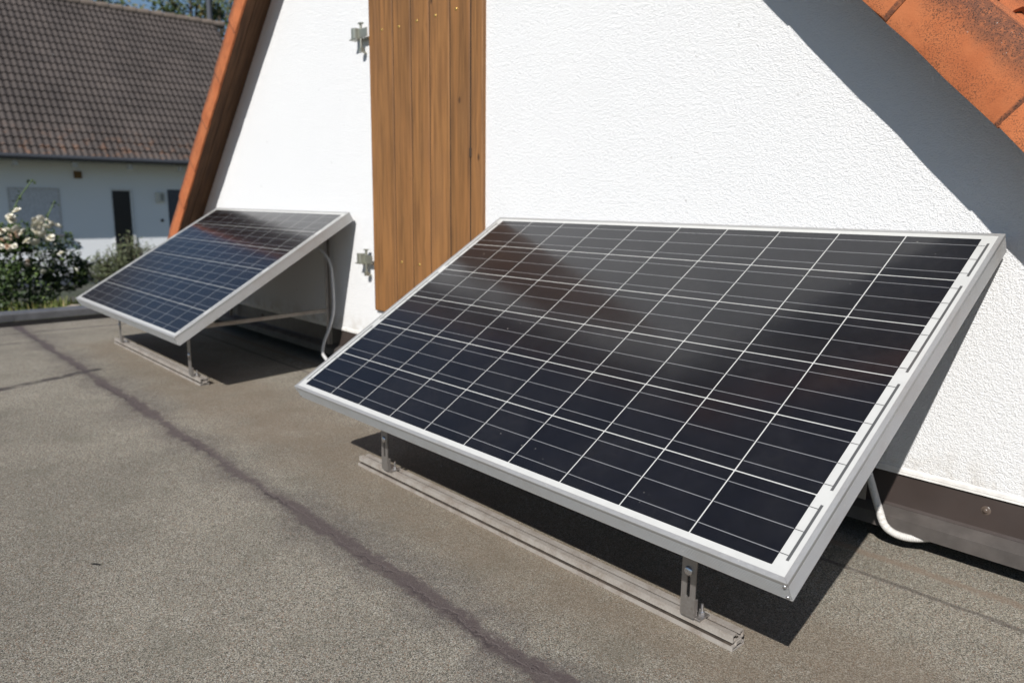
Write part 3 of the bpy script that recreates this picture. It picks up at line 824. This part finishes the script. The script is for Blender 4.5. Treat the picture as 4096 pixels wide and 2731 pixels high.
lf = MB(); lf.box(WX + .111, WX + .118, 4.70, 4.785, .77, .95, ch=.004); lf.build('flap', m_simple('grey_flap', (.27, .27, .25), .4), lbo, off=NO)
sw = MB(); sw.box(WX + .001, WX + .03, 4.70, 4.77, .23, .30, ch=.006); sw.build('light_switch', ANTH, nb, off=NO)
# pipe beyond the ridge
pp = MB(); pp.tube([(-22.6, 7.70, 5.6), (-22.6, 7.70, 7.3)], .085, 12); pp.tube([(-22.6, 7.70, 7.3), (-22.6, 7.70, 7.36)], .12, 12)
pp.build('chimney_pipe', POLE, nb, True, off=NO)

# ------------------------------------------------------------------ plants
def leaf(m, c, size, nrm=None, aspect=.55, a=None):
    n = Vector(rng.normal(size=3)) if nrm is None else Vector(nrm) + Vector(rng.normal(size=3)) * .5
    n.normalize(); u = n.orthogonal().normalized(); u.rotate(Matrix.Rotation(rng.uniform(0, 6.28), 3, n)); w_ = n.cross(u)
    u *= size * .5; w_ *= size * .5 * aspect; c = Vector(c)
    m.poly([c - u, c - u * .1 + w_, c + u, c - u * .1 - w_], rng.uniform(.02, 1) if a is None else a)
def in_ball():
    while True:
        p = rng.uniform(-1, 1, 3)
        if p.dot(p) < 1: return p
# rose bush
RB = (-7.0, -.45, gz(-7))
rose = empty('rose_bush', RB)
tag(rose, 'rose bush with cream and peach blossoms behind the roof edge', 'rose bush')
lm = MB()
blobs = [(-7.0, -.95, .05, .45), (-6.95, -.70, .22, .36), (-7.05, -.45, .18, .42), (-6.9, -.22, .28, .30), (-7.0, -.06, .06, .22), (-6.85, -.48, -.08, .34), (-6.8, -.75, -.12, .38), (-7.1, -1.3, .1, .5), (-6.9, .06, .06, .14), (-6.9, -.55, .42, .16)]
for (x, y, z, r_) in blobs:
    for _ in range(int(4600 * r_)):
        q = in_ball(); q = q / (np.linalg.norm(q) + 1e-6) * (np.linalg.norm(q) ** .6)
        if mnoise.noise(Vector((x + q[0] * r_, y + q[1] * r_, z + q[2] * r_)) * 7) < -.16: continue
        leaf(lm, (x + q[0] * r_, y + q[1] * r_, max(RB[2], z + q[2] * r_)), rng.uniform(.03, .058), nrm=(.3, -.4, .8))
for (pts, n) in ((((-6.9, -.58, .45), (-6.92, -.50, .66), (-6.95, -.42, .82), (-6.98, -.28, 1.01)), 46), (((-6.9, -.28, .45), (-6.9, -.20, .62), (-6.92, -.11, .80)), 26), (((-6.9, -.45, .4), (-6.9, -.43, .66)), 12)):
    pth = smoothpath(pts, 10)
    for _ in range(n):
        c = pth[rng.integers(0, len(pth))] + Vector(rng.normal(size=3)) * .018; leaf(lm, c, rng.uniform(.03, .05), a=rng.uniform(.8, .95))
lm.build('foliage', ROSELEAF, rose, off=RB, recalc=False)
stm = MB()
for _ in range(16):
    a = rng.uniform(0, 6.28); r_ = rng.uniform(.1, .5)
    stm.tube(smoothpath([(-7 + .05 * math.cos(a), -.45 + .08 * math.sin(a), RB[2]), (-7 + .4 * r_ * math.cos(a), -.45 + .8 * r_ * math.sin(a), RB[2] + .3), (-7 + r_ * .7 * math.cos(a), -.45 + 1.3 * r_ * math.sin(a), RB[2] + .6)], 4), .007, 5)
for pts in (((-6.9, -.58, .3), (-6.9, -.58, .45), (-6.92, -.50, .66), (-6.95, -.42, .82), (-6.98, -.28, 1.01)), ((-6.9, -.28, .3), (-6.9, -.20, .62), (-6.92, -.11, .80))):
    stm.tube(smoothpath(pts, 6), .005, 5)
stm.build('stems', STEMG, rose, True, off=RB)
def blossom_mesh(name, mat, seed):
    r_ = random.Random(seed); m = MB()
    for ring, (n, rad, el) in enumerate(((7, .046, .25), (6, .036, .8), (5, .024, 1.2))):
        for k in range(n):
            a = 2 * math.pi * k / n + ring * .5 + r_.uniform(-.2, .2); ca, sa = math.cos(a), math.sin(a)
            d_ = Vector((ca * math.cos(el), sa * math.cos(el), math.sin(el))); s_ = Vector((-sa, ca, 0)); L_ = rad * r_.uniform(.85, 1.15); wd = rad * .62
            m.poly([Vector((0, 0, 0)), d_ * L_ * .55 + s_ * wd, d_ * L_ + s_ * wd * .5 + Vector((0, 0, .006)), d_ * L_ - s_ * wd * .5 + Vector((0, 0, .006)), d_ * L_ * .55 - s_ * wd])
    me = m.build(name, mat, None, recalc=False).data
    for o in [o for o in bpy.data.objects if o.data == me]: bpy.data.objects.remove(o)
    return me
bl = [blossom_mesh('blossom', PETALW, 1), blossom_mesh('blossom', PETALW, 2), blossom_mesh('blossom', PETALP, 3)]
def at7(u, v, x): return (x, -1.931 + (x - 2.169) * (-(1.309 + u * .00217 * 1.0) / 9.169), .84 - (v - 789) * .00255 * (2.169 - x) / 9.169)
def rose_pos(u, v, x):
    k = (2.169 - x) / 9.169
    return (x, -1.931 + (1.305 + u * .00222) * k, .84 - (v - 789) * .00255 * k)
spots = [(85, 848), (55, 870), (60, 882), (75, 918), (100, 925), (96, 935), (68, 940), (40, 925), (150, 882), (160, 885), (172, 880), (146, 900), (158, 905), (165, 918), (175, 900), (185, 895), (200, 888), (212, 900), (222, 900), (235, 905), (243, 908), (192, 912), (150, 925), (158, 935), (168, 942), (176, 938), (112, 968), (125, 972), (138, 970), (148, 974), (40, 950), (32, 958), (20, 930), (8, 925), (2, 940), (10, 960), (30, 985), (60, 985), (42, 1000), (205, 955), (215, 965), (220, 990), (190, 965), (295, 1025), (105, 1045), (102, 1060), (300, 1090), (165, 1092), (180, 1028), (245, 1020), (5, 985)]
for i, (u, v_) in enumerate(spots):
    me = bl[2] if (v_ > 918 and u < 75 and i % 3 == 0) or i in (35, 44, 45) else bl[i % 2]
    ob = bpy.data.objects.new('blossom', me); COL.objects.link(ob); ob.parent = rose
    p_ = rose_pos(u, v_, -6.62 + random.uniform(-.12, .1))
    ob.location = Vector(p_) - Vector(RB)
    ob.rotation_euler = (random.uniform(.3, 1.2), random.uniform(-.3, .9), random.uniform(0, 6)); s_ = random.uniform(.62, 1.0) * (1 if v_ < 1000 else .75); ob.scale = (s_, s_, s_)
# second shrub
SB = (-8.2, .95, gz(-8.2))
shr = empty('lavender_shrub', SB); shr.name = 'grey_green_shrub'
tag(shr, 'grey green feathery shrub in front of the dark door of the far house', 'shrub')
m = MB(); ms = MB()
for _ in range(260):
    a = rng.uniform(0, 6.28); sp = rng.uniform(0, 1) ** .6
    tip = Vector((SB[0] + .45 * sp * math.cos(a), SB[1] + .62 * sp * math.sin(a), SB[2] + (.90 - .42 * sp) * rng.uniform(.75, 1.05)))
    base = Vector((SB[0] + .15 * sp * math.cos(a), SB[1] + .2 * sp * math.sin(a), SB[2]))
    pth = smoothpath([base, base.lerp(tip, .5) + Vector((0, 0, .06)), tip], 4)
    ms.tube(pth, .004, 4)
    for k in range(34):
        t = rng.uniform(.25, 1); c = pth[min(len(pth) - 1, int(t * len(pth)))] + Vector(rng.normal(size=3)) * .03
        leaf(m, c, rng.uniform(.035, .065), nrm=(.3, -.3, .7), aspect=.3)
m.build('foliage', SHRUBLEAF, shr, off=SB, recalc=False); ms.build('stems', BARK, shr, off=SB)
# grass and low plants behind the trim
gr = MB()
for _ in range(9000):
    x = rng.uniform(-8.2, -4.05); y = rng.uniform(-1.9, 1.8)
    if mnoise.noise(Vector((x * 1.6, y * 1.6, 3))) < -.12: continue
    z = gz(x) + .04 * mnoise.noise(Vector((x * .9, y * .9, 0))) - .02
    h = rng.uniform(.05, .16) * (1.0 if x > -6 else 1.4); an = rng.uniform(0, 6.28); ww = rng.uniform(.006, .013)
    lean = Vector((rng.normal() * .04, rng.normal() * .04, h)); sd = Vector((math.cos(an) * ww, math.sin(an) * ww, 0)); b_ = Vector((x, y, z))
    gr.poly([b_ - sd, b_ + sd, b_ + lean * .6 + sd * .7, b_ + lean, b_ + lean * .6 - sd * .7], rng.uniform(.02, 1))
tag(gr.build('grass', GRASS, None, recalc=False), kind='stuff')
# stones in the bed
def stone(loc, r_, label):
    bm = bmesh.new(); bmesh.ops.create_icosphere(bm, subdivisions=3, radius=1)
    sd = rng.uniform(0, 50)
    for v in bm.verts:
        k = 1 + .28 * mnoise.noise(v.co * 1.5 + Vector((sd, 0, 0))) + .08 * mnoise.noise(v.co * 5)
        v.co = Vector((v.co.x * r_[0], v.co.y * r_[1], v.co.z * r_[2])) * k
    me = bpy.data.meshes.new('garden_stone'); bm.to_mesh(me); bm.free(); me.materials.append(STONE)
    for p_ in me.polygons: p_.use_smooth = True
    o = bpy.data.objects.new('garden_stone', me); o.location = loc; COL.objects.link(o); tag(o, label, 'stone', 'stones in the garden bed')
stone((-5.75, -.30, gz(-5.75) + .04), (.15, .13, .08), 'larger tan stone in the grass beside the near panel corner of the rose bush')
stone((-5.05, -.60, gz(-5.05) + .03), (.05, .06, .045), 'small pale stone in the grass just behind the roof edge trim')
# trees beyond the house
def tree(loc, h, cr, seed, label):
    r_ = np.random.default_rng(seed)
    root = empty('broadleaf_tree', loc); tag(root, label, 'tree', 'trees behind the far house')
    t = MB(); L0 = Vector(loc)
    t.tube([L0, L0 + Vector((.1, .05, h * .3)), L0 + Vector((.05, .2, h * .62)), L0 + Vector((.2, .1, h * .92))], [.22, .17, .11, .03], 8)
    cl = []
    for _ in range(26):
        z = r_.uniform(.32, .98); a = r_.uniform(0, 6.28); rad = cr * (1 - abs(z - .55) * 1.1) * r_.uniform(.35, 1)
        c = L0 + Vector((rad * math.cos(a), rad * math.sin(a), h * z)); cl.append((c, r_.uniform(.5, .95)))
        t.tube([L0 + Vector((.08, .1, h * z * .8)), L0.lerp(c, .6) + Vector((0, 0, h * z * .34)), c], [.05, .035, .012], 5)
    t.build('trunk', BARK, root, True, off=loc)
    m_ = MB()
    for (c, cr_) in cl:
        for _ in range(190):
            q = r_.normal(size=3) * cr_ * .5; leaf(m_, c + Vector(q), r_.uniform(.12, .26), nrm=(.3, -.3, .6))
    m_.build('crown', TREELEAF, root, off=loc, recalc=False)
tree((-34, 7.2, -1.4), 10.6, 2.4, 3, 'leafy tree showing above the ridge at the left end of the row')
tree((-32, 10.4, -1.4), 11.5, 2.5, 5, 'leafy tree above the far roof ridge in the middle of the row')
tree((-37, 13.6, -1.4), 13.0, 2.6, 8, 'leafy tree beside the dark chimney pipe of the far house')
tree((-40, 9.0, -1.4), 13.5, 2.2, 11, 'thin leafy tree standing furthest back above the far ridge')

# ------------------------------------------------------------------ light, sky, camera
SUN = Vector((.33426, -.67529, .65745))
sun = bpy.data.lights.new('sun', 'SUN'); sun.energy = 5.0; sun.angle = R(.53); sun.color = (1, .975, .94)
so = bpy.data.objects.new('sun', sun); COL.objects.link(so); so.rotation_euler = SUN.to_track_quat('Z', 'Y').to_euler(); so.location = SUN * 30
W = bpy.data.worlds.new('World'); SC.world = W; W.use_nodes = True
nt = W.node_tree; bg = nt.nodes['Background']; sky = nt.nodes.new('ShaderNodeTexSky'); sky.sky_type = 'NISHITA'
sky.sun_disc = False; sky.sun_elevation = R(41.1); sky.sun_rotation = math.atan2(SUN.x, SUN.y); sky.air_density = 1.0; sky.dust_density = .1; sky.ozone_density = 3.0
nt.links.new(sky.outputs[0], bg.inputs[0]); bg.inputs[1].default_value = .068

cam = bpy.data.cameras.new('camera'); co = bpy.data.objects.new('camera', cam); COL.objects.link(co)
r0 = Vector((.667544420658662, .7445022210169415, .010044368986288537)); u0 = Vector((-.14087694218340094, .11304527454720265, .9835519574804386)); f0 = Vector((-.7311211483800385, .6579796416329224, -.18034593865142898))
C0 = Vector((2.169407574107239, -1.9308032543496114, .8386156419782569))
co.matrix_world = Matrix(((r0.x, u0.x, -f0.x, C0.x), (r0.y, u0.y, -f0.y, C0.y), (r0.z, u0.z, -f0.z, C0.z), (0, 0, 0, 1)))
cam.sensor_width = 36; cam.lens = 3045.807 / 4096 * 36; cam.clip_start = .05; cam.clip_end = 1500
cam.dof.use_dof = True; cam.dof.focus_distance = 1.38; cam.dof.aperture_fstop = 4.5; cam.dof.aperture_blades = 7
SC.camera = co
SC.view_settings.view_transform = 'Standard'; SC.view_settings.look = 'None'; SC.view_settings.exposure = .11; SC.view_settings.gamma = 1
SC.cycles.max_bounces = 6
